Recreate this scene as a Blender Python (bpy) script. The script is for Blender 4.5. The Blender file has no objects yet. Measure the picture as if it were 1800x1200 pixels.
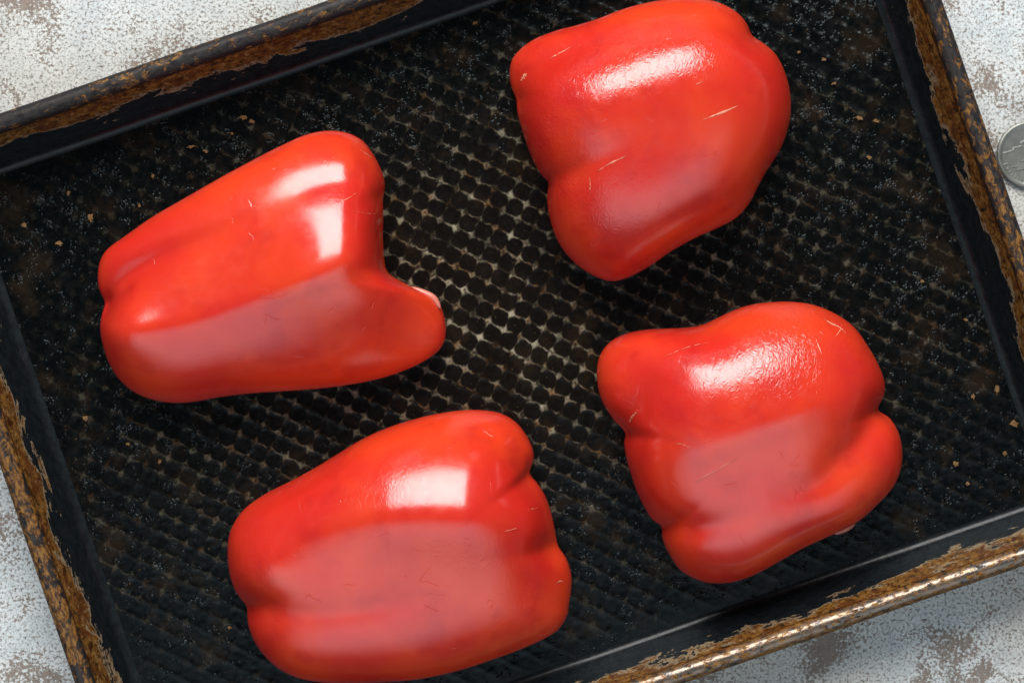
import bpy, bmesh, math, random
import numpy as np
from mathutils import Vector, Matrix, noise as mnoise

random.seed(7); rng = np.random.default_rng(7)
scene = bpy.context.scene
COL = scene.collection
MM = 0.001
PITCH = 0.00575                # spacing of the tray's embossed dimples

# ------------------------------------------------------------------ camera
ZC = 0.656                    # camera height above the table (m)
FPX = 3500.0                  # focal length in photograph pixels (70 mm on 36 mm)
cam_d = bpy.data.cameras.new('camera'); cam = bpy.data.objects.new('camera', cam_d); COL.objects.link(cam)
cam.location = (0, 0, ZC); cam.rotation_euler = (0, 0, 0)
cam_d.sensor_width = 36; cam_d.lens = 70.0; cam_d.clip_start = 0.05; cam_d.clip_end = 20
cam_d.dof.use_dof = True; cam_d.dof.focus_distance = ZC - 0.026; cam_d.dof.aperture_fstop = 11
scene.camera = cam

# ------------------------------------------------------------------ light
world = bpy.data.worlds.new('World'); scene.world = world; world.use_nodes = True
bg = world.node_tree.nodes['Background']; bg.inputs[0].default_value = (0.80, 0.90, 1.0, 1); bg.inputs[1].default_value = 0.08

def area(name, az, el, dist, sx, sy, power, col, target=(0, 0, 0.02)):
    d = bpy.data.lights.new(name, 'AREA'); d.shape = 'RECTANGLE'; d.size = sx; d.size_y = sy
    d.energy = power; d.color = col
    o = bpy.data.objects.new(name, d); COL.objects.link(o)
    a, e = math.radians(az), math.radians(el)
    v = Vector((math.cos(a)*math.cos(e), math.sin(a)*math.cos(e), math.sin(e)))
    o.location = Vector(target) + v*dist
    o.rotation_euler = v.to_track_quat('Z', 'Y').to_euler()
    return o
area('window_light', 95, 41, 1.6, 1.30, 1.0, 59, (1.0, 0.985, 0.96))
for fw, fh, fp in ((3.1, 1.5, 5.0), (2.6, 1.22, 3.8), (2.1, 0.95, 2.8), (1.5, 0.66, 1.7)):      # a wide pale window, brightest in its middle
    area('fill_window', -86, 52, 1.25 + 0.01*fw, fw, fh, fp, (0.79, 0.90, 1.0))

scene.view_settings.view_transform = 'Standard'; scene.view_settings.look = 'None'
scene.view_settings.exposure = 0.0; scene.view_settings.gamma = 1.0
scene.view_settings.use_curve_mapping = False
scene.cycles.use_denoising = True
scene.cycles.max_bounces = 8

# ------------------------------------------------------------------ helpers
def P(px, py, z):
    """photograph pixel seen at height z -> the point in the place"""
    k = (ZC - z)/FPX
    return ((px-900)*k, -(py-600)*k)

def tag(o, label=None, cat=None, group=None, kind=None):
    if label: o['label'] = label
    if cat: o['category'] = cat
    if group: o['group'] = group
    if kind: o['kind'] = kind
    return o

def mesh_obj(name, verts, faces, mat=None, parent=None, smooth=True):
    me = bpy.data.meshes.new(name); me.from_pydata([tuple(v) for v in verts], [], [tuple(f) for f in faces]); me.update()
    if smooth: me.polygons.foreach_set('use_smooth', [True]*len(me.polygons))
    if mat: me.materials.append(mat)
    o = bpy.data.objects.new(name, me); COL.objects.link(o)
    if parent: o.parent = parent
    return o

def empty(name, loc, rz=0):
    o = bpy.data.objects.new(name, None); o.empty_display_size = 0.02; COL.objects.link(o)
    o.location = loc; o.rotation_euler = (0, 0, rz)
    return o

class NT:
    """small node-building helper"""
    def __init__(s, name):
        s.m = bpy.data.materials.new(name); s.m.use_nodes = True; s.t = s.m.node_tree
        s.b = s.t.nodes['Principled BSDF']; s.out = s.t.nodes['Material Output']
    def n(s, typ, **kw):
        nd = s.t.nodes.new(typ)
        for k, v in kw.items(): setattr(nd, k, v)
        return nd
    def lk(s, a, b): s.t.links.new(a, b)
    def setv(s, nd, **kw):
        for k, v in kw.items():
            inp = nd.inputs[k.replace('_', ' ')]
            if hasattr(v, 'is_linked'): s.lk(v, inp)
            else: inp.default_value = v
        return nd
    def coord(s, which='Object', scale=(1, 1, 1), loc=(0, 0, 0), rot=(0, 0, 0), uv=None):
        if uv: c = s.n('ShaderNodeUVMap', uv_map=uv).outputs[0]
        else: c = s.n('ShaderNodeTexCoord').outputs[which]
        mp = s.n('ShaderNodeMapping'); s.lk(c, mp.inputs[0])
        mp.inputs['Scale'].default_value = scale; mp.inputs['Location'].default_value = loc; mp.inputs['Rotation'].default_value = rot
        return mp.outputs[0]
    def noise(s, co, scale, detail=3, rough=0.55, dist=0.0):
        nd = s.n('ShaderNodeTexNoise'); s.lk(co, nd.inputs['Vector'])
        nd.inputs['Scale'].default_value = scale; nd.inputs['Detail'].default_value = detail
        nd.inputs['Roughness'].default_value = rough; nd.inputs['Distortion'].default_value = dist
        return nd.outputs['Fac']
    def voro(s, co, scale, feature='F1', out='Distance', rnd=1.0):
        nd = s.n('ShaderNodeTexVoronoi', feature=feature); s.lk(co, nd.inputs['Vector']); nd.inputs['Scale'].default_value = scale
        nd.inputs['Randomness'].default_value = rnd
        return nd.outputs[out]
    def ramp(s, v, lo, hi, a=0.0, b=1.0, smooth=True):
        nd = s.n('ShaderNodeMapRange'); nd.interpolation_type = 'SMOOTHSTEP' if smooth else 'LINEAR'
        s.lk(v, nd.inputs['Value'])
        nd.inputs['From Min'].default_value = lo; nd.inputs['From Max'].default_value = hi
        nd.inputs['To Min'].default_value = a; nd.inputs['To Max'].default_value = b
        return nd.outputs[0]
    def math(s, op, a, b=0.0):
        nd = s.n('ShaderNodeMath', operation=op)
        for i, v in enumerate((a, b)):
            if hasattr(v, 'is_linked'): s.lk(v, nd.inputs[i])
            else: nd.inputs[i].default_value = v
        return nd.outputs[0]
    def mix(s, f, a, b):
        nd = s.n('ShaderNodeMix', data_type='RGBA')
        for i, v in ((0, f), (6, a), (7, b)):
            if hasattr(v, 'is_linked'): s.lk(v, nd.inputs[i])
            elif i == 0: nd.inputs[0].default_value = v
            else: nd.inputs[i].default_value = (*v, 1)
        return nd.outputs[2]
    def fmix(s, f, a, b):
        nd = s.n('ShaderNodeMix', data_type='FLOAT')
        for i, v in ((0, f), (2, a), (3, b)):
            if hasattr(v, 'is_linked'): s.lk(v, nd.inputs[i])
            else: nd.inputs[i].default_value = v
        return nd.outputs[0]
    def attr(s, name):
        return s.n('ShaderNodeAttribute', attribute_name=name).outputs['Fac']
    def bump(s, h, strength, dist, normal=None):
        nd = s.n('ShaderNodeBump'); s.lk(h, nd.inputs['Height'])
        nd.inputs['Strength'].default_value = strength; nd.inputs['Distance'].default_value = dist
        if normal: s.lk(normal, nd.inputs['Normal'])
        return nd.outputs[0]
    def setp(s, **kw):
        s.setv(s.b, **{k: ((*v, 1) if isinstance(v, tuple) and len(v) == 3 and 'Radius' not in k else v) for k, v in kw.items()})
        return s.m

# ------------------------------------------------------------------ materials
def mat_table():
    s = NT('worn_white_paint'); co = s.coord('Object')
    big = s.noise(co, 38, 5, 0.65, 0.5); mid = s.noise(co, 75, 4, 0.65)
    fine = s.noise(co, 900, 3, 0.7); fine2 = s.noise(s.coord('Object', loc=(3.1, 1.7, 0)), 1250, 2, 0.6)
    # density of worn spots: large patches where the paint has gone
    dens = s.math('ADD', s.ramp(big, 0.48, 0.72, 0, 0.17), s.ramp(mid, 0.47, 0.72, 0, 0.16))
    brown = s.ramp(s.math('ADD', fine, dens), 0.57, 0.65)
    grey = s.ramp(fine2, 0.50, 0.62, 0, 0.66)
    warm = s.ramp(s.noise(s.coord('Object', loc=(0.4, 0.2, 0)), 7, 2), 0.42, 0.62)
    paint = s.mix(s.ramp(mid, 0.35, 0.65), (0.43, 0.465, 0.475), (0.55, 0.57, 0.565))
    paint = s.mix(s.math('MULTIPLY', warm, 0.55), paint, (0.42, 0.37, 0.29))
    bc = s.mix(s.noise(co, 300, 2), (0.06, 0.034, 0.022), (0.18, 0.12, 0.08))
    c = s.mix(grey, paint, (0.155, 0.140, 0.118))
    c = s.mix(s.math('MULTIPLY', brown, 0.85), c, bc)
    h = s.math('SUBTRACT', s.math('MULTIPLY', fine, 0.4), s.math('MULTIPLY', brown, 1.0))
    return s.setp(Base_Color=c, Roughness=0.62, Normal=s.bump(h, 0.5, 0.0004))

def mat_floor():
    s = NT('textured_nonstick_floor'); co = s.coord('Object')
    wear = s.attr('wear')
    n1 = s.noise(co, 170, 4, 0.6); n2 = s.noise(co, 900, 3, 0.6); n3 = s.noise(co, 420, 3, 0.6)
    # lattice coordinates of the embossed dimples, a little unsteady
    wob = s.n('ShaderNodeTexNoise'); s.lk(co, wob.inputs['Vector']); wob.inputs['Scale'].default_value = 420; wob.inputs['Detail'].default_value = 3
    off = s.n('ShaderNodeVectorMath', operation='MULTIPLY_ADD'); s.lk(wob.outputs['Color'], off.inputs[0])
    off.inputs[1].default_value = (0.0022, 0.0022, 0); s.lk(co, off.inputs[2])
    mp = s.n('ShaderNodeMapping'); s.lk(off.outputs[0], mp.inputs[0])
    mp.inputs['Rotation'].default_value = (0, 0, -math.pi/4); mp.inputs['Scale'].default_value = (1/PITCH,)*3
    mp.inputs['Location'].default_value = (-0.0011*1.414/PITCH, 0, 0)
    sep = s.n('ShaderNodeSeparateXYZ'); s.lk(mp.outputs[0], sep.inputs[0])
    fa = s.math('PINGPONG', s.math('ADD', sep.outputs[0], 40.0), 0.5); fb = s.math('PINGPONG', s.math('ADD', sep.outputs[1], 40.0), 0.5)
    d = s.math('MULTIPLY', s.math('SQRT', s.math('ADD', s.math('MULTIPLY', fa, fa), s.math('MULTIPLY', fb, fb))), 2.0)
    star = s.ramp(d, 0.94, 1.26); hole = s.ramp(d, 1.34, 1.28)
    star = s.math('MULTIPLY', star, s.fmix(s.ramp(n1, 0.45, 0.6), hole, 1.0))
    line = s.math('MULTIPLY', s.ramp(fa, 0.42, 0.49), 0.60)
    star = s.math('MAXIMUM', star, line)
    star = s.math('MULTIPLY', star, s.math('MULTIPLY', s.ramp(n3, 0.36, 0.56, 0.15, 1.0), s.ramp(s.noise(co, 120, 4, 0.7), 0.40, 0.60, 0.10, 1.0)))
    f = s.math('MULTIPLY', star, wear)
    tan = s.mix(s.ramp(n1, 0.36, 0.58), (0.15, 0.075, 0.026), (0.235, 0.208, 0.138))
    base = s.mix(s.ramp(n3, 0.4, 0.7), (0.0010, 0.0016, 0.0018), (0.0028, 0.0030, 0.0030))
    warmdk = s.mix(s.math('MULTIPLY', wear, 0.6), base, (0.0070, 0.0042, 0.0028))
    warmdk = s.mix(s.ramp(s.noise(co, 60, 4, 0.65), 0.50, 0.68, 0, 0.7), warmdk, (0.013, 0.008, 0.0045))
    speck = s.ramp(s.math('ADD', n2, s.math('MULTIPLY', n1, 0.25)), 0.82, 0.88)
    c = s.mix(f, warmdk, tan)
    c = s.mix(s.math('MULTIPLY', speck, 0.4), c, (0.12, 0.075, 0.035))
    gm = s.math('MULTIPLY', s.ramp(s.noise(co, 260, 4, 0.65), 0.53, 0.68), s.ramp(wear, 0.15, 0.75, 1.0, 0.12))
    grit = s.math('MULTIPLY', s.math('ADD', s.ramp(s.voro(co, 1000), 0.08, 0.5, 0.6, 0), s.ramp(s.voro(s.coord('Object', scale=(1, 1.5, 1), rot=(0, 0, 0.8)), 560), 0.05, 0.42, 1, 0)), gm)
    nb = s.bump(grit, 1.0, 0.00034); nb = s.bump(n1, 0.2, 0.0003, nb)
    rough = s.fmix(f, s.ramp(n3, 0.35, 0.65, 0.13, 0.22), 0.60)
    s.b.inputs['Specular Tint'].default_value = (0.80, 0.95, 1.0, 1)
    return s.setp(Base_Color=c, Roughness=rough, Specular_IOR_Level=0.20, Normal=nb)

def mat_wall():
    # UV: u = metres along the wall, v = height along the profile, 0 at the floor, 1 at the top of the wall, 1..2 round the bead
    s = NT('black_enamel_with_baked_grease')
    uv = s.n('ShaderNodeUVMap', uv_map='profile').outputs[0]
    sep = s.n('ShaderNodeSeparateXYZ'); s.lk(uv, sep.inputs[0]); v = sep.outputs['Y']
    co = s.coord('Object')
    def uvn(su, sv, det, rough, dist=0.0, off=0.0):
        return s.noise(s.coord(uv='profile', scale=(su, sv, 1), loc=(off, off, 0)), 1.0, det, rough, dist)
    low = uvn(9, 0.3, 2, 0.5, 0, 2.0); med = uvn(55, 2.6, 5, 0.65, 0.5, 5.0); fin = uvn(520, 14, 4, 0.65, 0.3, 9.0); fib = uvn(260, 9, 5, 0.7, 0.6, 13)
    e = s.math('ADD', v, s.math('MULTIPLY', s.math('SUBTRACT', low, 0.5), 0.9))
    e = s.math('ADD', e, s.math('MULTIPLY', s.math('SUBTRACT', med, 0.5), 1.5))
    e = s.math('ADD', e, s.math('MULTIPLY', s.math('SUBTRACT', fin, 0.5), 0.22))
    grease = s.ramp(e, 0.56, 0.585)
    edge = s.math('SUBTRACT', s.ramp(e, 0.56, 0.58), s.ramp(e, 0.595, 0.68))       # pale lifted rim of the stain
    chips = s.ramp(s.math('ADD', s.math('MULTIPLY', fib, 0.7), s.math('MULTIPLY', fin, 0.4)), 0.585, 0.63)
    m2 = uvn(420, 7, 4, 0.7, 0.5, 61)
    och = s.mix(s.ramp(fib, 0.38, 0.58), (0.030, 0.010, 0.003), (0.165, 0.075, 0.014))
    och = s.mix(s.ramp(uvn(120, 3.2, 3, 0.6, 0.4, 21), 0.46, 0.62, 0, 0.85), och, (0.070, 0.021, 0.005))
    och = s.mix(s.ramp(m2, 0.55, 0.66, 0, 0.6), och, (0.22, 0.14, 0.060))
    och = s.mix(s.math('MULTIPLY', edge, 0.7), och, (0.22, 0.18, 0.12))
    och = s.mix(s.math('MULTIPLY', s.ramp(m2, 0.43, 0.36), 0.9), och, (0.010, 0.007, 0.006))
    och = s.mix(s.math('MULTIPLY', chips, 0.6), och, (0.014, 0.009, 0.007))
    blk = s.mix(s.ramp(fib, 0.35, 0.65), (0.0040, 0.0055, 0.0066), (0.0078, 0.0105, 0.0125))
    c = s.mix(grease, blk, och)
    flake = s.math('MULTIPLY', s.ramp(uvn(130, 5.5, 4, 0.6, 0.6, 71), 0.685, 0.70), s.ramp(v, 0.15, 0.25))
    c = s.mix(flake, c, s.mix(fib, (0.10, 0.045, 0.015), (0.26, 0.22, 0.15)))
    # bead: black scabs over ochre and bare metal on top
    bead = s.ramp(v, 1.02, 1.10)
    sc = uvn(230, 6, 5, 0.72, 0.8, 31)
    scab = s.ramp(s.math('ADD', sc, s.math('MULTIPLY', s.math('SUBTRACT', low, 0.5), 0.5)), 0.43, 0.50)
    bc = s.mix(s.ramp(uvn(420, 14, 4, 0.7, 0, 41), 0.40, 0.60), (0.055, 0.020, 0.006), (0.19, 0.090, 0.019))
    metal_shine_m = s.math('MULTIPLY', s.ramp(uvn(330, 9, 4, 0.65, 0, 51), 0.38, 0.54), s.math('MULTIPLY', s.ramp(v, 1.10, 1.25), s.ramp(v, 1.55, 1.40)))
    metal_shine_m = s.math('MULTIPLY', metal_shine_m, s.ramp(sep.outputs['X'], 0.77, 0.81, 0.16, 1.0))     # bare metal kept strong on the near side, painting in the bead's highlight
    bc = s.mix(scab, bc, (0.012, 0.011, 0.012))
    bc = s.mix(s.math('MULTIPLY', metal_shine_m, 0.55), bc, (0.20, 0.18, 0.16))
    outer = s.ramp(v, 1.60, 1.78)
    bc = s.mix(s.math('MULTIPLY', outer, 0.8), bc, (0.030, 0.032, 0.037))
    c = s.mix(bead, c, bc)
    rough = s.fmix(grease, s.ramp(fin, 0.3, 0.7, 0.22, 0.34), s.ramp(fib, 0.3, 0.7, 0.30, 0.55))
    rough = s.fmix(bead, rough, s.fmix(metal_shine_m, 0.50, 0.24))
    h = s.math('ADD', s.math('MULTIPLY', grease, 0.55), s.math('MULTIPLY', fib, 0.5))
    h = s.math('ADD', h, s.math('MULTIPLY', s.math('MULTIPLY', sc, bead), 0.9))
    h = s.math('ADD', h, s.math('MULTIPLY', s.noise(co, 900, 3), 0.10))
    return s.setp(Base_Color=c, Roughness=rough, Specular_IOR_Level=s.fmix(bead, 0.20, 0.10), Metallic=s.math('MULTIPLY', s.math('MULTIPLY', metal_shine_m, bead), 0.75), Normal=s.bump(h, 0.5, 0.00030))

def mat_pepper():
    s = NT('glossy_red_pepper_skin'); co = s.coord('Object')
    oi = s.n('ShaderNodeObjectInfo').outputs['Random']
    n = s.noise(co, 28, 3, 0.5); nf = s.noise(co, 260, 3, 0.6); n2 = s.noise(s.coord('Object', loc=(2, 5, 1)), 70, 4, 0.6)
    c = s.mix(s.ramp(n, 0.34, 0.66), (0.48, 0.018, 0.011), (0.58, 0.040, 0.011))
    c = s.mix(s.ramp(n2, 0.50, 0.72, 0, 0.45), c, (0.34, 0.008, 0.011))
    c = s.mix(s.ramp(nf, 0.62, 0.78, 0, 0.08), c, (0.55, 0.07, 0.03))
    wr = s.attr('wrinkle')
    wav = s.math('ABSOLUTE', s.math('SUBTRACT', s.noise(s.coord('Object', scale=(1.35, 0.8, 1), rot=(0, 0, 0.35)), 430, 2, 0.5, 1.2), 0.5))
    pits = s.ramp(s.voro(co, 160), 0.0, 0.10, 1, 0)
    # short crooked nicks and creases: pieces of cell edges, kept only here and there
    wobn = s.n('ShaderNodeTexNoise'); s.lk(co, wobn.inputs['Vector']); wobn.inputs['Scale'].default_value = 90; wobn.inputs['Detail'].default_value = 3
    off = s.n('ShaderNodeVectorMath', operation='MULTIPLY_ADD'); s.lk(wobn.outputs['Color'], off.inputs[0]); off.inputs[1].default_value = (0.012, 0.012, 0.012); s.lk(co, off.inputs[2])
    ce = s.voro(off.outputs[0], 105, feature='DISTANCE_TO_EDGE')
    keep = s.ramp(s.noise(s.coord('Object', loc=(7, 3, 2)), 120, 2, 0.5), 0.60, 0.66)
    nick = s.math('MULTIPLY', s.ramp(ce, 0.0, 0.022, 1, 0), keep)
    h = s.math('MULTIPLY', s.math('MULTIPLY', wav, wr), 1.25)
    h = s.math('SUBTRACT', h, s.math('MULTIPLY', s.math('MULTIPLY', pits, s.ramp(s.noise(co, 60, 1), 0.58, 0.66)), 0.35))
    h = s.math('SUBTRACT', h, s.math('MULTIPLY', nick, 0.24))
    nb = s.bump(h, 0.55, 0.00035)
    nb = s.bump(s.noise(co, 60, 2, 0.5), 0.09, 0.0015, nb)
    m = s.setp(Base_Color=c, Roughness=s.ramp(nf, 0.3, 0.7, 0.19, 0.26), Specular_IOR_Level=0.68, Normal=nb,
               Subsurface_Weight=0.25, Subsurface_Scale=0.0025)
    s.b.inputs['Subsurface Radius'].default_value = (1.0, 0.16, 0.08)
    return m

def mat_simple(name, col, rough, var=0.25, scale=300, metallic=0.0, sss=0.0, bump=0.3):
    s = NT(name); co = s.coord('Object'); n = s.noise(co, scale, 3, 0.6)
    c = s.mix(s.ramp(n, 0.3, 0.7), tuple(x*(1-var) for x in col), tuple(min(1, x*(1+var)) for x in col))
    return s.setp(Base_Color=c, Roughness=rough, Metallic=metallic, Subsurface_Weight=sss, Subsurface_Scale=0.002, Normal=s.bump(n, bump, 0.0003))

M = dict(table=mat_table(), floor=mat_floor(), wall=mat_wall(), skin=mat_pepper(),
         flesh=mat_simple('pale_pepper_flesh', (0.50, 0.11, 0.07), 0.35, 0.15, 200, sss=0.3),
         cut=mat_simple('moist_cut_edge', (0.48, 0.15, 0.11), 0.30, 0.12, 350, sss=0.3),
         scar=mat_simple('dry_pale_scar', (0.60, 0.21, 0.13), 0.5, 0.15, 700),
         crumb=mat_simple('burnt_golden_crumb', (0.17, 0.085, 0.024), 0.45, 0.5, 900, bump=0.8),
         grit=mat_simple('pale_grit', (0.08, 0.08, 0.075), 0.4, 0.6, 900),
         coin=mat_simple('tarnished_nickel', (0.20, 0.205, 0.185), 0.42, 0.12, 420, metallic=0.75, bump=0.12),
         coin_hi=mat_simple('polished_nickel', (0.42, 0.43, 0.40), 0.30, 0.1, 420, metallic=0.8, bump=0.1))

# ------------------------------------------------------------------ table
def build_table():
    w, d, t = 0.62, 0.50, 0.03
    bm = bmesh.new()
    bmesh.ops.create_cube(bm, size=1, matrix=Matrix.Translation((0, 0, -t/2)) @ Matrix.Diagonal((w*2, d*2, t, 1)))
    bmesh.ops.bevel(bm, geom=bm.edges[:], offset=0.003, segments=2, affect='EDGES')
    me = bpy.data.meshes.new('table_top'); bm.to_mesh(me); bm.free(); me.materials.append(M['table'])
    o = bpy.data.objects.new('table_top', me); COL.objects.link(o)
    tag(o, 'worn white painted table top with brown specks under the tray', 'table top', kind='structure')
build_table()

# ------------------------------------------------------------------ baking tray
RZ = math.radians(19.0)
TCX, TCY = P(893, 599, 0.026)
FLOOR_Z = 0.0016
tray = empty('baking_tray', (TCX, TCY, 0), RZ)
tag(tray, 'blackened rectangular baking tray with dimpled floor and rusty brown rolled rim', 'baking tray')
HW, HH = 0.1655, 0.1208

def to_tray(px, py, z):
    x, y = P(px, py, z); x -= TCX; y -= TCY
    c, s_ = math.cos(-RZ), math.sin(-RZ)
    return (x*c - y*s_, x*s_ + y*c)

def rrect(hw, hh, r, nseg=24, nl=150, ns=110):
    """closed rounded rectangle, evenly enough sampled; returns points and outward normals"""
    pts, nrm = [], []
    def line(a, b, n, nn):
        for i in range(n):
            t = i/n; pts.append((a[0]+(b[0]-a[0])*t, a[1]+(b[1]-a[1])*t)); nrm.append(nn)
    def arc(c, a0, n):
        for i in range(n):
            a = a0 + math.pi/2*i/n; pts.append((c[0]+r*math.cos(a), c[1]+r*math.sin(a))); nrm.append((math.cos(a), math.sin(a)))
    line((hw, -hh+r), (hw, hh-r), ns, (1, 0)); arc((hw-r, hh-r), 0, nseg)
    line((hw-r, hh), (-hw+r, hh), nl, (0, 1)); arc((-hw+r, hh-r), math.pi/2, nseg)
    line((-hw, hh-r), (-hw, -hh+r), ns, (-1, 0)); arc((-hw+r, -hh+r), math.pi, nseg)
    line((-hw+r, -hh), (hw-r, -hh), nl, (0, -1)); arc((hw-r, -hh+r), 1.5*math.pi, nseg)
    return np.array(pts), np.array(nrm)

def floor_height(x, y, worn=0.5):
    a = (x+y)/math.sqrt(2)/PITCH; b = (y-x)/math.sqrt(2)/PITCH
    fa = a - np.round(a); fb = b - np.round(b)
    d = np.sqrt(fa**2 + fb**2)/0.5              # 0 at a dimple's middle, 1.41 at a star's middle
    r = np.clip((d-0.62)/(1.16-0.62), 0, 1); r = r*r*(3-2*r)
    l = np.clip((np.abs(fa)-0.22)/0.28, 0, 1); l = l*l*(3-2*l)      # rows run on as low ridges one way
    return np.maximum(r*(0.35+0.65*l), (0.15+0.7*(1-worn)*np.clip((x+0.03)/0.10, 0, 1)*np.clip((y+0.045)/0.05, 0, 1))*l)

def build_floor():
    hx, hy = HW-0.0150, HH-0.0150
    st = 0.00052
    nx, ny = int(2*hx/st)+1, int(2*hy/st)+1
    xs = np.linspace(-hx, hx, nx); ys = np.linspace(-hy, hy, ny)
    X, Y = np.meshgrid(xs, ys)
    edge = np.minimum(hx-np.abs(X), hy-np.abs(Y)); ef = np.clip(edge/0.006, 0, 1)
    # warp of an old pan plus an uneven build-up of burnt oil that half fills the dimples towards the rim
    low = np.zeros_like(X)
    for k in range(14):
        fx, fy, ph = rng.normal(0, 55), rng.normal(0, 55), rng.uniform(0, 6.28)
        low += np.sin(X*fx + Y*fy + ph)
    low /= 14**0.5
    cx, cy = to_tray(800, 520, FLOOR_Z)
    c1 = np.sqrt(((X-cx)/0.078)**2 + ((Y-cy)/0.068)**2)
    x2, y2 = to_tray(620, 800, FLOOR_Z); c2 = np.sqrt(((X-x2)/0.07)**2 + ((Y-y2)/0.04)**2)
    x3, y3 = to_tray(1400, 520, FLOOR_Z); c3 = np.sqrt(((X-x3)/0.075)**2 + ((Y-y3)/0.06)**2)
    wear = np.exp(-c1**2*1.0)*0.9 + 0.42*np.exp(-c2**2) + 0.30*np.exp(-c3**2)
    wear = np.clip(wear*(1+0.30*low), 0, 1)
    R = floor_height(X, Y, wear)
    depth = 0.000045 + 0.000025*wear + 0.00009*(1-wear)*np.clip((X+0.03)/0.10, 0, 1)*np.clip((Y+0.03)/0.05, 0, 1)
    hf = rng.normal(0, 1, X.shape)
    for _ in range(2):
        hf = (hf + np.roll(hf, 1, 0) + np.roll(hf, -1, 0) + np.roll(hf, 1, 1) + np.roll(hf, -1, 1))/2.6
    Z = (R-0.5)*depth*2*ef + 0.000012*hf*ef + 0.00015*low*ef
    V = np.stack([X, Y, FLOOR_Z+Z], -1).reshape(-1, 3)
    i = np.arange(nx*ny).reshape(ny, nx)
    F = np.stack([i[:-1, :-1], i[:-1, 1:], i[1:, 1:], i[1:, :-1]], -1).reshape(-1, 4)
    me = bpy.data.meshes.new('tray_floor')
    me.vertices.add(len(V)); me.vertices.foreach_set('co', V.ravel())
    me.loops.add(F.size); me.loops.foreach_set('vertex_index', F.ravel())
    me.polygons.add(len(F)); me.polygons.foreach_set('loop_start', np.arange(0, F.size, 4)); me.polygons.foreach_set('loop_total', np.full(len(F), 4))
    me.update(); me.validate()
    me.polygons.foreach_set('use_smooth', [True]*len(me.polygons))
    for nm, arr in (('ridge', R), ('wear', wear)):
        at = me.attributes.new(nm, 'FLOAT', 'POINT'); at.data.foreach_set('value', arr.ravel().astype(np.float32))
    me.materials.append(M['floor'])
    o = bpy.data.objects.new('dimpled_floor', me); COL.objects.link(o); o.parent = tray
build_floor()

def sweep(name, prof, vs, mat, r_out=0.022, wob=0.0):
    """prof: list of (inset from the outer edge, z); vs: profile coordinate for the UV map"""
    pts, nrm = rrect(HW, HH, r_out)
    n = len(pts); seg = np.linalg.norm(np.roll(pts, -1, 0)-pts, axis=1); L = np.concatenate([[0], np.cumsum(seg)])
    V, UVv = [], []
    for (ins, z) in prof:
        # rounded corners keep their own radius as the profile moves inwards
        p = pts - nrm*ins
        w = np.array([mnoise.noise((q[0]*22, q[1]*22, z*30)) for q in pts])*wob
        p = p + nrm*w[:, None]
        V.append(np.column_stack([p, np.full(n, z)]))
    V = np.concatenate(V); k = len(prof); faces = []; uvs = []
    for j in range(k-1):
        for i in range(n):
            a, b = j*n+i, j*n+(i+1) % n
            faces.append((a, b, b+n, a+n))
            uvs += [(L[i], vs[j]), (L[i+1], vs[j]), (L[i+1], vs[j+1]), (L[i], vs[j+1])]
    o = mesh_obj(name, V, faces, mat, tray)
    ul = o.data.uv_layers.new(name='profile'); ul.data.foreach_set('uv', np.array(uvs, dtype=np.float32).ravel())
    return o

def build_walls():
    prof, vs = [], []
    ins0, insw = 0.0150, 0.0062           # where the floor ends, where the wall meets the bead
    # concave fillet from the floor into the wall
    for i in range(7):
        t = i/6
        a = t*math.radians(70)
        prof.append((ins0 - 0.0030*math.sin(a), FLOOR_Z + 0.0030*(1-math.cos(a)))); vs.append(0.12*t - 0.02)
    p0 = prof[-1]
    for i in range(1, 11):
        t = i/10; prof.append((p0[0]+(insw-p0[0])*t, p0[1]+(0.0222-p0[1])*t)); vs.append(0.10+0.90*t)
    sweep('side_wall', prof, vs, M['wall'], wob=0.00025)
    # rolled bead
    prof, vs = [], []
    r = 0.0031; cx, cz = 0.0031, 0.0230
    for i in range(17):
        a = math.radians(195 - i*(195+95)/16)
        prof.append((cx - r*math.cos(a) - 0.0, cz + r*math.sin(a))); vs.append(1.0+i/16)
    # mirrored so that the first point lies on the inner side
    sweep('rolled_rim', prof, vs, M['wall'], wob=0.00025)
    # the underside: outer skin of the wall and the bottom plate, so the tray is a closed pressing
    prof = [(0.0052, 0.0200), (0.0090, 0.0100), (0.0118, 0.0030), (0.0150, 0.0004)]
    o = sweep('outer_wall', prof, [1.7, 1.8, 1.9, 2.0], M['wall'])
    hx, hy = HW-0.0150, HH-0.0150
    mesh_obj('bottom_plate', [(-hx, -hy, .0004), (hx, -hy, .0004), (hx, hy, .0004), (-hx, hy, .0004)], [(0, 3, 2, 1)], M['wall'], tray)
build_walls()

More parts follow.
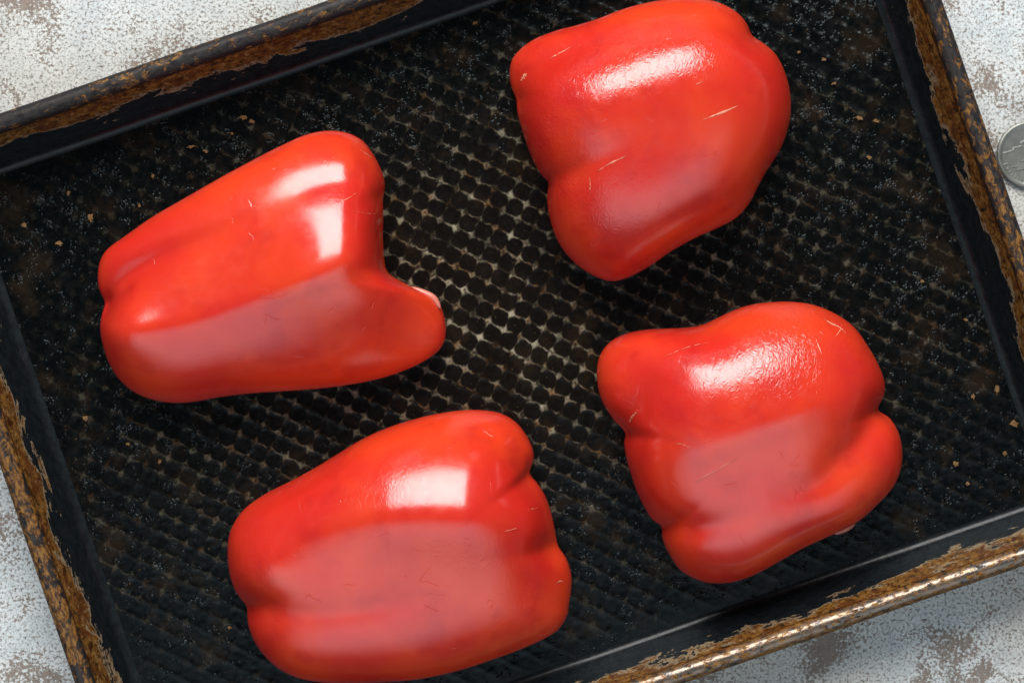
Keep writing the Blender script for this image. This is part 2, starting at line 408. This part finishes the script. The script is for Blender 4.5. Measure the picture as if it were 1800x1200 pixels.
def lump(seed, n=10, flat=0.5):
    bm = bmesh.new(); bmesh.ops.create_icosphere(bm, subdivisions=2, radius=1.0)
    for v in bm.verts:
        q = v.co*1.4 + Vector((seed*3.7, seed*1.3, 0))
        v.co *= 0.72 + 0.75*mnoise.noise(q) + 0.45*mnoise.noise(q*2.7)
        v.co.z *= flat
    me = bpy.data.meshes.new('crumb_shape'); bm.to_mesh(me); bm.free()
    return me
LUMPS = [lump(i+1) for i in range(7)]
for me in LUMPS: me.materials.append(M['crumb'])
crumb_spots = [(428, 207, 13, 7), (443, 214, 9, 6), (337, 258, 15, 4), (362, 266, 8, 5), (160, 383, 9, 11), (104, 428, 10, 8), (42, 396, 8, 7),
               (1752, 684, 8, 13), (1782, 744, 13, 10), (1766, 796, 7, 7), (1528, 277, 8, 6), (1680, 815, 10, 7), (1710, 697, 5, 9), (1620, 495, 6, 5),
               (1510, 208, 13, 6), (1540, 213, 10, 5), (1404, 92, 6, 4), (1466, 147, 8, 4), (151, 735, 9, 7), (225, 780, 6, 5), (1700, 850, 6, 6), (1697, 562, 8, 4),
               (835, 41, 8, 5), (404, 1102, 7, 5), (408, 235, 5, 4), (121, 340, 5, 7), (269, 310, 4, 8), (245, 362, 4, 6), (281, 811, 5, 7), (1448, 105, 7, 5)]
for k, (px, py, sx, sy) in enumerate(crumb_spots):
    o = bpy.data.objects.new('baked_crumb', LUMPS[k % len(LUMPS)]); COL.objects.link(o); o.parent = tray
    x, y = to_tray(px, py, FLOOR_Z)
    mmpp = (ZC-FLOOR_Z)/FPX*0.68
    o.location = (x, y, FLOOR_Z+0.0004); o.scale = (sx*mmpp, sy*mmpp, 0.5*(sx+sy)*mmpp*0.55)
    o.rotation_euler = (0, 0, -RZ + random.uniform(-0.4, 0.4))

def build_grit():
    V, F = [], []
    hx, hy = HW-0.017, HH-0.017
    n = 0
    while n < 1500:
        x, y = rng.uniform(-hx, hx), rng.uniform(-hy, hy)
        e = max(abs(x)/hx, abs(y)/hy)
        if rng.random() > 0.25 + 0.75*e**3: continue
        n += 1
        r = 0.00012 + 0.00030*rng.random()**3; b = len(V); z = FLOOR_Z + (floor_height(np.array(x), np.array(y))-0.5)*0.0006
        a0 = rng.uniform(0, 6.28)
        for i in range(4):
            a = a0 + i*math.pi/2; rr = r*rng.uniform(0.6, 1.5)
            V.append((x+rr*math.cos(a), y+rr*math.sin(a), z-0.0001))
        V.append((x, y, z+r*rng.uniform(0.7, 1.4)))
        F += [(b+i, b+(i+1) % 4, b+4) for i in range(4)]
    o = mesh_obj('burnt_grit', V, F, M['grit'], tray, smooth=False); tag(o, kind='stuff')
build_grit()

# ------------------------------------------------------------------ pepper halves
def catmull(pts, per=10):
    p = np.array(pts, float); n = len(p); out = []
    for i in range(n):
        p0, p1, p2, p3 = p[i-1], p[i], p[(i+1) % n], p[(i+2) % n]
        for k in range(per):
            t = k/per
            out.append(0.5*((2*p1)+(-p0+p2)*t+(2*p0-5*p1+4*p2-p3)*t*t+(-p0+3*p1-3*p2+p3)*t**3))
    return np.array(out)

def csmooth(a, sig):
    n = len(a); k = np.fft.fftfreq(n)*n
    g = np.exp(-0.5*(k*2*math.pi*sig/n)**2)
    return np.real(np.fft.ifft(np.fft.fft(a)*g))

def polyline_dist(X, Y, pts):
    """distance to a polyline, and the 0..1 position of the nearest point on it"""
    best = np.full(X.shape, 1e9); par = np.zeros(X.shape)
    p = np.array(pts); L = np.concatenate([[0], np.cumsum(np.linalg.norm(np.diff(p, axis=0), axis=1))]); L /= L[-1]
    for i in range(len(p)-1):
        a, b = p[i], p[i+1]; ab = b-a; l2 = (ab**2).sum()
        t = np.clip(((X-a[0])*ab[0]+(Y-a[1])*ab[1])/l2, 0, 1)
        d = np.hypot(X-a[0]-t*ab[0], Y-a[1]-t*ab[1])
        m = d < best; best = np.where(m, d, best); par = np.where(m, L[i]+t*(L[i+1]-L[i]), par)
    return best, par

BASE_Z = FLOOR_Z + 0.0007
ZO = BASE_Z + 0.0065
NA, NR = 400, 90

def build_pepper(spec, label):
    org, sc = spec['org'], spec['scale']
    px = lambda q: (org[0]+q[0]/sc, org[1]+q[1]/sc)
    W = lambda q, z=0.020: np.array(P(*px(q), z))
    out = catmull(spec['outline'], 8)
    out = np.array([P(*px(q), ZO) for q in out])
    c0 = W(spec['centre'], ZO)
    th = np.arctan2(out[:, 1]-c0[1], out[:, 0]-c0[0]); rr = np.hypot(out[:, 1]-c0[1], out[:, 0]-c0[0])
    o_ = np.argsort(th); th, rr = th[o_], rr[o_]
    TH = np.linspace(-math.pi, math.pi, NA, endpoint=False)
    R = np.interp(TH, th, rr, period=2*math.pi)
    R = csmooth(R, 1.2); RS = csmooth(R, 16)
    # rings, dense towards the outline
    t = np.sin(np.linspace(0, math.pi/2, NR+1)[1:])
    T, A = np.meshgrid(t, TH, indexing='ij')
    Rm = RS[None, :] + (R-RS)[None, :]*T**spec.get('np', 3.0)
    X = c0[0]+T*Rm*np.cos(A); Y = c0[1]+T*Rm*np.sin(A)
    X = np.concatenate([np.full((1, NA), c0[0]), X]); Y = np.concatenate([np.full((1, NA), c0[1]), Y]); T = np.concatenate([np.zeros((1, NA)), T])
    H = spec['h']*np.ones_like(X)
    for (q, amp, sx, sy, rot) in spec.get('bumps', []):
        w = W(q); dx, dy = X-w[0], Y-w[1]; a = math.radians(rot)
        u = dx*math.cos(a)+dy*math.sin(a); v = -dx*math.sin(a)+dy*math.cos(a)
        H = H + amp*MM*np.exp(-0.5*((u/(sx*MM))**2+(v/(sy*MM))**2))
    aa = np.full(X.shape, spec['a'])
    for (deg, amt, wdt) in spec.get('boxy', []):
        dth = (np.concatenate([A[:1], A])-math.radians(deg)+math.pi) % (2*math.pi)-math.pi
        aa = aa + amt*np.exp(-(dth/wdt)**2)
    pr = np.clip(1-T**aa, 0, 1)**spec.get('b', 0.5)
    Z = ZO + (H-0.0065)*pr
    for (pts, depths, wid) in spec['grooves']:
        w = np.array([W(q) for q in pts]); d, par = polyline_dist(X, Y, catmull_open(w))
        dep = np.interp(par, np.linspace(0, 1, len(depths)), depths)*MM
        ww = wid*MM
        g = dep*np.exp(-np.sqrt((d/ww)**2+0.30)*1.5)*2.2
        Z = Z - g*np.clip((Z-ZO)/0.010, 0, 1)
    for (pts, hts, wid) in spec.get('ridges', []):
        w = np.array([W(q) for q in pts]); d, par = polyline_dist(X, Y, catmull_open(w))
        hh = np.interp(par, np.linspace(0, 1, len(hts)), hts)*MM
        Z = Z + hh*np.exp(-np.sqrt((d/(wid*MM))**2+spec.get('soft', 0.06))+spec.get('soft', 0.06)**0.5)*np.clip((Z-ZO)/0.016, 0, 1)
    # let the skin relax: a few rounds of averaging, none at the outline
    for _ in range(spec.get('relax', 10)):
        zs = (np.roll(Z, 1, 1)+np.roll(Z, -1, 1))*0.25
        up = np.vstack([Z[:1], Z[:-1]]); dn = np.vstack([Z[1:], Z[-1:]])
        zs = zs + (up+dn)*0.25
        f = np.clip((0.985-T)/0.05, 0, 1)
        Z = Z + (zs-Z)*0.6*f
        Z[0] = Z[1].mean()
    root = empty('pepper_half', (c0[0], c0[1], BASE_Z)); tag(root, label, 'bell pepper', 'pepper halves on the tray')
    # skirt: the side wall turns in slightly towards the cut
    rings = [np.stack([X-c0[0], Y-c0[1], Z-BASE_Z], -1)]
    nd = np.stack([np.cos(TH), np.sin(TH)], -1)
    ripple = np.array([mnoise.noise((math.cos(a)*2.2+c0[0]*50, math.sin(a)*2.2, 0.3)) for a in TH])*0.0006
    for ins, z in ((0.0003, 0.0048), (0.0008, 0.0032), (0.0015, 0.0018), (0.0022, 0.0006)):
        rings.append(np.concatenate([(R-ins)[:, None]*nd, np.full((NA, 1), z)+ripple[:, None]*(1-z/0.0065)], -1)[None])
    G = np.concatenate(rings)
    nr = G.shape[0]
    V = np.concatenate([G[0, :1], G[1:].reshape(-1, 3)]); F = []
    ix = lambda r, i: 0 if r == 0 else 1+(r-1)*NA+(i % NA)
    for i in range(NA): F.append((0, ix(1, i), ix(1, i+1)))
    for r in range(1, nr-1):
        for i in range(NA): F.append((ix(r, i), ix(r+1, i), ix(r+1, i+1), ix(r, i+1)))
    o = mesh_obj('skin', V, F, M['skin'], root)
    wv = np.full(len(V), 0.05)
    for (q, amp, sx, sy, rot) in spec.get('wrinkle', []):
        w = W(q)-c0; dx, dy = V[:, 0]-w[0], V[:, 1]-w[1]; a = math.radians(rot)
        u = dx*math.cos(a)+dy*math.sin(a); v = -dx*math.sin(a)+dy*math.cos(a)
        wv += amp*np.exp(-0.5*((u/(sx*MM))**2+(v/(sy*MM))**2))
    at = o.data.attributes.new('wrinkle', 'FLOAT', 'POINT'); at.data.foreach_set('value', wv.astype(np.float32))
    # cut face and hollow inside
    last = G[-1]; th_ = 0.0052
    inn = [last, np.concatenate([(R-0.0030)[:, None]*nd, last[:, 2:]-0.0003], -1), np.concatenate([(R-0.0030-th_)[:, None]*nd, last[:, 2:]+0.0002], -1)]
    Vc = np.concatenate(inn); Fc = []
    for r in range(2):
        for i in range(NA): Fc.append((r*NA+i, (r+1)*NA+i, (r+1)*NA+(i+1) % NA, r*NA+(i+1) % NA))
    mesh_obj('cut_edge', Vc, Fc, M['cut'], root)
    sel = list(range(0, NR+1, 6)); k = []
    Rin = (R-0.0030-th_)
    for r in sel[1:]:
        tt = T[r, 0]; zz = np.maximum(Z[r]-BASE_Z-th_-0.001, 0.0008) if r != sel[-1] else last[:, 2]+0.0002
        k.append(np.concatenate([(Rin*tt)[:, None]*nd, np.broadcast_to(zz, (NA,))[:, None]], -1))
    if T[sel[-1], 0] < 0.999: k.append(inn[-1])
    k = np.concatenate([x[None] for x in k]); nk = k.shape[0]
    Vi = np.concatenate([[[0, 0, Z[0, 0]-BASE_Z-th_-0.001]], k.reshape(-1, 3)]); Fi = []
    for i in range(NA): Fi.append((0, ix(1, i+1), ix(1, i)))
    for r in range(1, nk):
        for i in range(NA): Fi.append((ix(r, i), ix(r, i+1), ix(r+1, i+1), ix(r+1, i)))
    mesh_obj('inner_flesh', Vi, Fi, M['flesh'], root)
    # height of the skin at a point, for the marks on it
    def zat(x, y):
        i = np.argmin((X-x)**2+(Y-y)**2); return Z.flat[i]
    def mark(name, pts, width, mat, lift=0.00004):
        w = catmull_open(np.array([W(q, 0.030) for q in pts])); n = len(w); vv, ff = [], []
        for _ in range(2):    # place at the true height of the skin under that pixel
            zz = [zat(*p) for p in w]
            w = np.array([p*(ZC-z)/(ZC-0.030) if _ == 0 else p for p, z in zip(w, zz)])
        d = np.gradient(w, axis=0); d /= np.linalg.norm(d, axis=1)[:, None]+1e-12; nn = np.stack([-d[:, 1], d[:, 0]], -1)
        for i in range(n):
            s_ = math.sin(math.pi*(i+0.25)/(n-0.5))**0.7*width*0.5*random.uniform(0.6, 1.2)
            for sg, up in ((-1, -0.00012), (0, lift+0.00007), (1, -0.00012)):
                p = w[i]+nn[i]*s_*sg; vv.append((p[0]-c0[0], p[1]-c0[1], zat(*p)-BASE_Z+up+lift))
        for i in range(n-1):
            for j in range(2): ff.append((i*3+j, i*3+j+1, i*3+j+4, i*3+j+3))
        mesh_obj(name, vv, ff, mat, root)
    for (pts, wid) in spec.get('scars', []): mark('skin_scar', pts, wid*0.65*MM, M['scar'])
    for (pts, wid, z) in spec.get('edges', []):
        # a curl of the cut wall that shows beyond the skin
        w = catmull_open(np.array([W(q, BASE_Z+z*MM) for q in pts])); n = len(w); vv, ff = [], []
        d = np.gradient(w, axis=0); d /= np.linalg.norm(d, axis=1)[:, None]; nn = np.stack([-d[:, 1], d[:, 0]], -1)
        for i in range(n):
            s_ = math.sin(math.pi*(i+0.3)/(n-0.4))**0.5*wid*MM*0.5
            for j in range(8):
                a = j*math.pi/4; p = w[i]+nn[i]*s_*math.cos(a)
                vv.append((p[0]-c0[0], p[1]-c0[1], z*MM+s_*0.9*math.sin(a)))
        for i in range(n-1):
            for j in range(8): ff.append((i*8+j, i*8+(j+1) % 8, (i+1)*8+(j+1) % 8, (i+1)*8+j))
        ff += [tuple(range(8)), tuple(range((n-1)*8, n*8))]
        mesh_obj('cut_flap', vv, ff, M['cut'], root)
    return root

def catmull_open(p, per=6):
    p = np.asarray(p, float)
    if len(p) < 3:
        return np.array([p[0]+(p[-1]-p[0])*t for t in np.linspace(0, 1, per+1)])
    q = np.vstack([2*p[0]-p[1], p, 2*p[-1]-p[-2]]); out = []
    for i in range(1, len(q)-2):
        for k in range(per):
            t = k/per; p0, p1, p2, p3 = q[i-1:i+3]
            out.append(0.5*((2*p1)+(-p0+p2)*t+(2*p0-5*p1+4*p2-p3)*t*t+(-p0+3*p1-3*p2+p3)*t**3))
    out.append(p[-1]); return np.array(out)

PEPPERS = [
 (dict(org=(100, 180), scale=2.181, centre=(720, 660), h=0.030, a=3.3, boxy=[(14, 5, 0.5)],
   ridges=[([(250,870),(500,850),(800,760),(1080,660),(1200,600)], [2,3,4,4.5,2.5], 11.0)],
   outline=[(186,768),(165,720),(160,660),(170,605),(200,560),(270,510),(370,440),(500,365),(640,285),(780,210),(880,160),(960,125),(1040,110),(1110,117),(1170,145),(1210,195),(1240,250),(1258,310),(1250,370),(1252,430),(1250,500),(1253,580),(1262,640),(1280,665),(1310,680),(1350,705),(1410,725),(1455,755),(1480,800),(1492,860),(1488,910),(1470,945),(1420,985),(1350,1020),(1250,1055),(1130,1080),(1000,1097),(860,1107),(740,1115),(620,1130),(520,1148),(430,1150),(340,1130),(270,1090),(220,1030),(190,960),(172,880),(174,820)],
   grooves=[([(186,768),(290,665),(450,585),(620,520),(800,440),(980,340),(1130,315),(1250,365)], [6,4.2,3.2,2.2,1.0,1.0,2.0,3.0], 5.0),
            ([(1265,650),(1150,700),(950,750),(700,830),(450,930)], [2.5,0.8,0.2,0.0,0.0], 6.0)],
   bumps=[((1215,630), 12, 21, 17, 0), ((1180,235), 3, 9, 9, 0), ((560,380), -2.5, 34, 9, 28), ((300,620), -2, 16, 14, 0), ((1430,860), -13, 14, 22, 0), ((255,900), 5.5, 7.5, 7.5, 0)],
   scars=[([(1130,415),(1190,425),(1250,432)],0.35), ([(1160,180),(1190,200),(1215,218)],0.4), ([(1015,240),(1030,225),(1040,240)],0.5), ([(1075,385),(1120,365),(1150,345)],0.5)],
   wrinkle=[((1110,370), 0.6, 6, 4, 0), ((270,880), 0.4, 8, 6, 0)],
   edges=[([(1352,708),(1400,728),(1445,752),(1470,790)], 2.4, 11)]),
  'long red pepper half at left, tapering, with a pale cut flap at its right'),
 (dict(org=(850, 0), scale=2.308, centre=(690, 570), h=0.039, a=3.1, np=9,
   outline=[(133,400),(112,355),(105,300),(112,250),(140,210),(200,165),(290,130),(380,108),(470,80),(560,45),(660,18),(760,3),(850,0),(930,10),(1000,40),(1045,75),(1075,120),(1085,148),(1130,180),(1180,225),(1215,290),(1238,370),(1243,450),(1230,530),(1200,610),(1150,690),(1115,750),(1080,820),(1030,880),(960,920),(860,965),(760,1020),(690,1070),(620,1110),(560,1135),(510,1140),(450,1120),(380,1075),(320,1010),(285,940),(265,870),(257,800),(263,740),(235,710),(200,650),(170,570),(145,490),(135,440)],
   grooves=[([(133,400),(200,310),(320,240),(500,185),(700,145),(880,125),(1085,148)], [6,4,2.0,1.3,1.5,2.2,5], 5.5),
            ([(263,740),(350,715),(500,650),(700,590),(900,520)], [4,1.0,0.0,0.0,0.0], 4.5)],
   bumps=[((610,370), 4, 40, 15, 20), ((560,880), 1, 20, 14, 20), ((330,170), -5, 20, 9, 15)],
   scars=[([(890,487),(940,468),(990,448),(1035,428)],1.1), ([(460,695),(500,670),(540,650),(578,634)],0.8), ([(272,235),(310,215),(355,190)],0.9), ([(430,720),(433,750),(432,775)],0.6), ([(150,330),(165,310),(175,300)],2.2), ([(860,345),(890,330)],0.5)],
   wrinkle=[((400,330), 0.9, 14, 10, 20), ((850,230), 0.8, 12, 9, 0), ((250,580), 1.1, 8, 11, 0), ((420,900), 0.9, 18, 12, 20), ((620,300), 0.35, 24, 10, 15), ((310,760), 0.8, 7, 7, 0)]),
  'blocky red pepper half at the top, short pale scratch on its right side'),
 (dict(org=(1000, 500), scale=2.143, centre=(690, 600), h=0.036, a=3.9,
   ridges=[([(380,640),(600,560),(850,470),(1050,400)], [2,4,4,2], 13.0)],
   outline=[(213,555),(170,510),(130,450),(110,390),(105,330),(115,270),(150,220),(200,190),(270,172),(350,166),(430,163),(500,152),(560,125),(620,97),(690,75),(770,66),(850,66),(930,80),(1010,115),(1070,160),(1120,230),(1160,300),(1185,370),(1182,420),(1160,472),(1200,495),(1235,550),(1250,620),(1245,690),(1215,760),(1150,830),(1080,890),(980,940),(880,985),(790,1035),(700,1085),(630,1112),(560,1122),(490,1112),(420,1075),(375,1010),(350,950),(350,910),(310,880),(265,800),(235,720),(213,640),(208,590)],
   grooves=[([(213,555),(250,480),(290,400),(340,330)], [8,6,3,0.5], 5.5),
            ([(1160,472),(1090,560),(990,660),(900,740),(720,800)], [8,5,3.5,2,0.3], 6.5),
            ([(350,910),(430,905),(540,890),(700,840)], [5,2.6,1.3,0.0], 5.0)],
   bumps=[((430,390), 5, 28, 15, 20), ((1000,300), -1, 16, 16, 0), ((1150,700), -3, 16, 12, 0), ((200,330), -6, 14, 14, 0)],
   scars=[([(960,128),(990,145),(1020,160),(1045,182)],0.9), ([(1000,200),(1020,175),(1030,150)],0.6), ([(930,205),(942,235),(952,262)],0.8), ([(945,178),(958,186)],0.8), ([(225,520),(240,495),(255,480)],1.2), ([(480,740),(560,695),(635,650)],0.35), ([(395,598),(430,602),(460,616)],0.35), ([(360,270),(450,235),(560,210)],0.35)],
   wrinkle=[((780,230), 1.0, 20, 8, 10), ((830,330), 0.8, 10, 8, 0), ((230,440), 0.9, 5, 8, 0), ((560,450), 0.5, 14, 8, 10), ((900,110), 0.7, 14, 8, 0)],
   edges=[([(1000,938),(1040,922),(1078,900)], 1.8, 3)]),
  'wide red pepper half at right with three lobes and scattered pale scuffs'),
 (dict(org=(360, 680), scale=2.307, centre=(780, 680), h=0.032, a=3.6, soft=0.3,
   ridges=[([(190,640),(500,545),(800,505),(1100,515),(1350,560)], [2,6,9,9.5,6], 15.0)],
   outline=[(172,885),(130,830),(105,760),(95,680),(100,600),(125,540),(170,485),(250,430),(350,380),(450,325),(540,270),(640,210),(740,165),(850,130),(950,107),(1050,94),(1140,95),(1210,110),(1270,150),(1310,205),(1333,260),(1332,310),(1312,345),(1350,390),(1385,450),(1410,530),(1425,610),(1432,645),(1465,690),(1487,760),(1485,830),(1475,890),(1472,920),(1440,975),(1390,1010),(1290,1055),(1180,1095),(1060,1135),(940,1165),(830,1183),(700,1190),(560,1193),(450,1188),(370,1170),(300,1135),(240,1080),(200,1020),(178,960),(173,915)],
   grooves=[([(172,885),(280,890),(450,900),(620,885),(800,850),(1000,820)], [4.5,1.8,1.1,1.0,0.6,0.0], 5.0),
            ([(1432,645),(1380,650),(1290,650)], [6,3.5,0.4], 4.5),
            ([(1312,345),(1230,255),(1130,190),(950,180)], [6,3.5,2.5,0.8], 5.0)],
   bumps=[((1180,400), 4, 24, 22, 0), ((300,560), -2, 20, 14, 20), ((225,715), 5, 8, 8, 0), ((1420,800), -5, 10, 25, 0)],
   scars=[([(1310,498),(1350,488)],0.5), ([(1215,585),(1265,572)],0.4), ([(1420,800),(1445,785),(1460,800)],0.5), ([(1125,175),(1150,190),(1172,203)],0.5)],
   wrinkle=[((680,340), 0.6, 12, 10, 0), ((215,680), 1.0, 6, 8, 0), ((1050,640), 0.7, 16, 6, 0), ((1400,900), 0.5, 10, 10, 0)]),
  'smooth red pepper half at the bottom with a squarish white highlight'),
]
for spec, label in PEPPERS: build_pepper(spec, label)

# ------------------------------------------------------------------ coin
def build_coin():
    cx, cy = P(1812, 272, 0.002); R = 0.01105; t = 0.0019
    root = empty('coin', (cx, cy, 0.0))
    tag(root, 'silver-grey metal coin lying on the table beside the tray', 'coin')
    prof = [(0, 0.0002), (R-0.0004, 0.0002), (R, 0.0006), (R, t-0.0004), (R-0.0002, t-0.0001), (R-0.0005, t), (R-0.0012, t), (R-0.0016, t-0.00025), (R-0.0019, t-0.0003), (0, t-0.0003)]
    N = 96; V, F = [], []
    for (r, z) in prof:
        for i in range(N): V.append((r*math.cos(i*2*math.pi/N), r*math.sin(i*2*math.pi/N), z))
    for j in range(len(prof)-1):
        for i in range(N): F.append((j*N+i, j*N+(i+1) % N, (j+1)*N+(i+1) % N, (j+1)*N+i))
    mesh_obj('disc', V, F, M['coin'], root)
    V, F = [], []
    def bar(x0, y0, x1, y1, w):
        a = np.array(P(1700+x0/6.667, 180+y0/6.667, t)); b = np.array(P(1700+x1/6.667, 180+y1/6.667, t))
        d = b-a; L = np.linalg.norm(d); d /= L; n = np.array((-d[1], d[0]))*w*0.5/6.667*(ZC-t)/FPX
        k = len(V); zb, zt = t-0.00035, t-0.00008
        for p, m, z in ((a, -1, zb), (b, -1, zb), (b, 1, zb), (a, 1, zb), (a+d*L*.12, -.45, zt), (b-d*L*.12, -.45, zt), (b-d*L*.12, .45, zt), (a+d*L*.12, .45, zt)):
            q = p+n*m; V.append((q[0]-cx, q[1]-cy, z))
        F.extend([(k+4, k+5, k+6, k+7)]+[(k+i, k+(i+1) % 4, k+4+(i+1) % 4, k+4+i) for i in range(4)])
    bar(412, 604, 565, 556, 24); bar(520, 540, 650, 515, 26); bar(620, 490, 720, 420, 34); bar(410, 738, 485, 716, 22)
    bar(620, 690, 700, 678, 14); bar(520, 762, 600, 745, 12); bar(560, 800, 700, 770, 10); bar(690, 560, 860, 500, 26)
    ccx, ccy, rr = 747, 613, 340
    for k, a in enumerate(range(148, 60, -8)):
        a = math.radians(a); w = 20 if k % 3 else 30
        bar(ccx+rr*0.98*math.cos(a), ccy+rr*0.98*math.sin(a), ccx+rr*0.84*math.cos(a+0.03), ccy+rr*0.84*math.sin(a+0.03), w)
    mesh_obj('relief', V, F, M['coin_hi'], root, smooth=False)
build_coin()
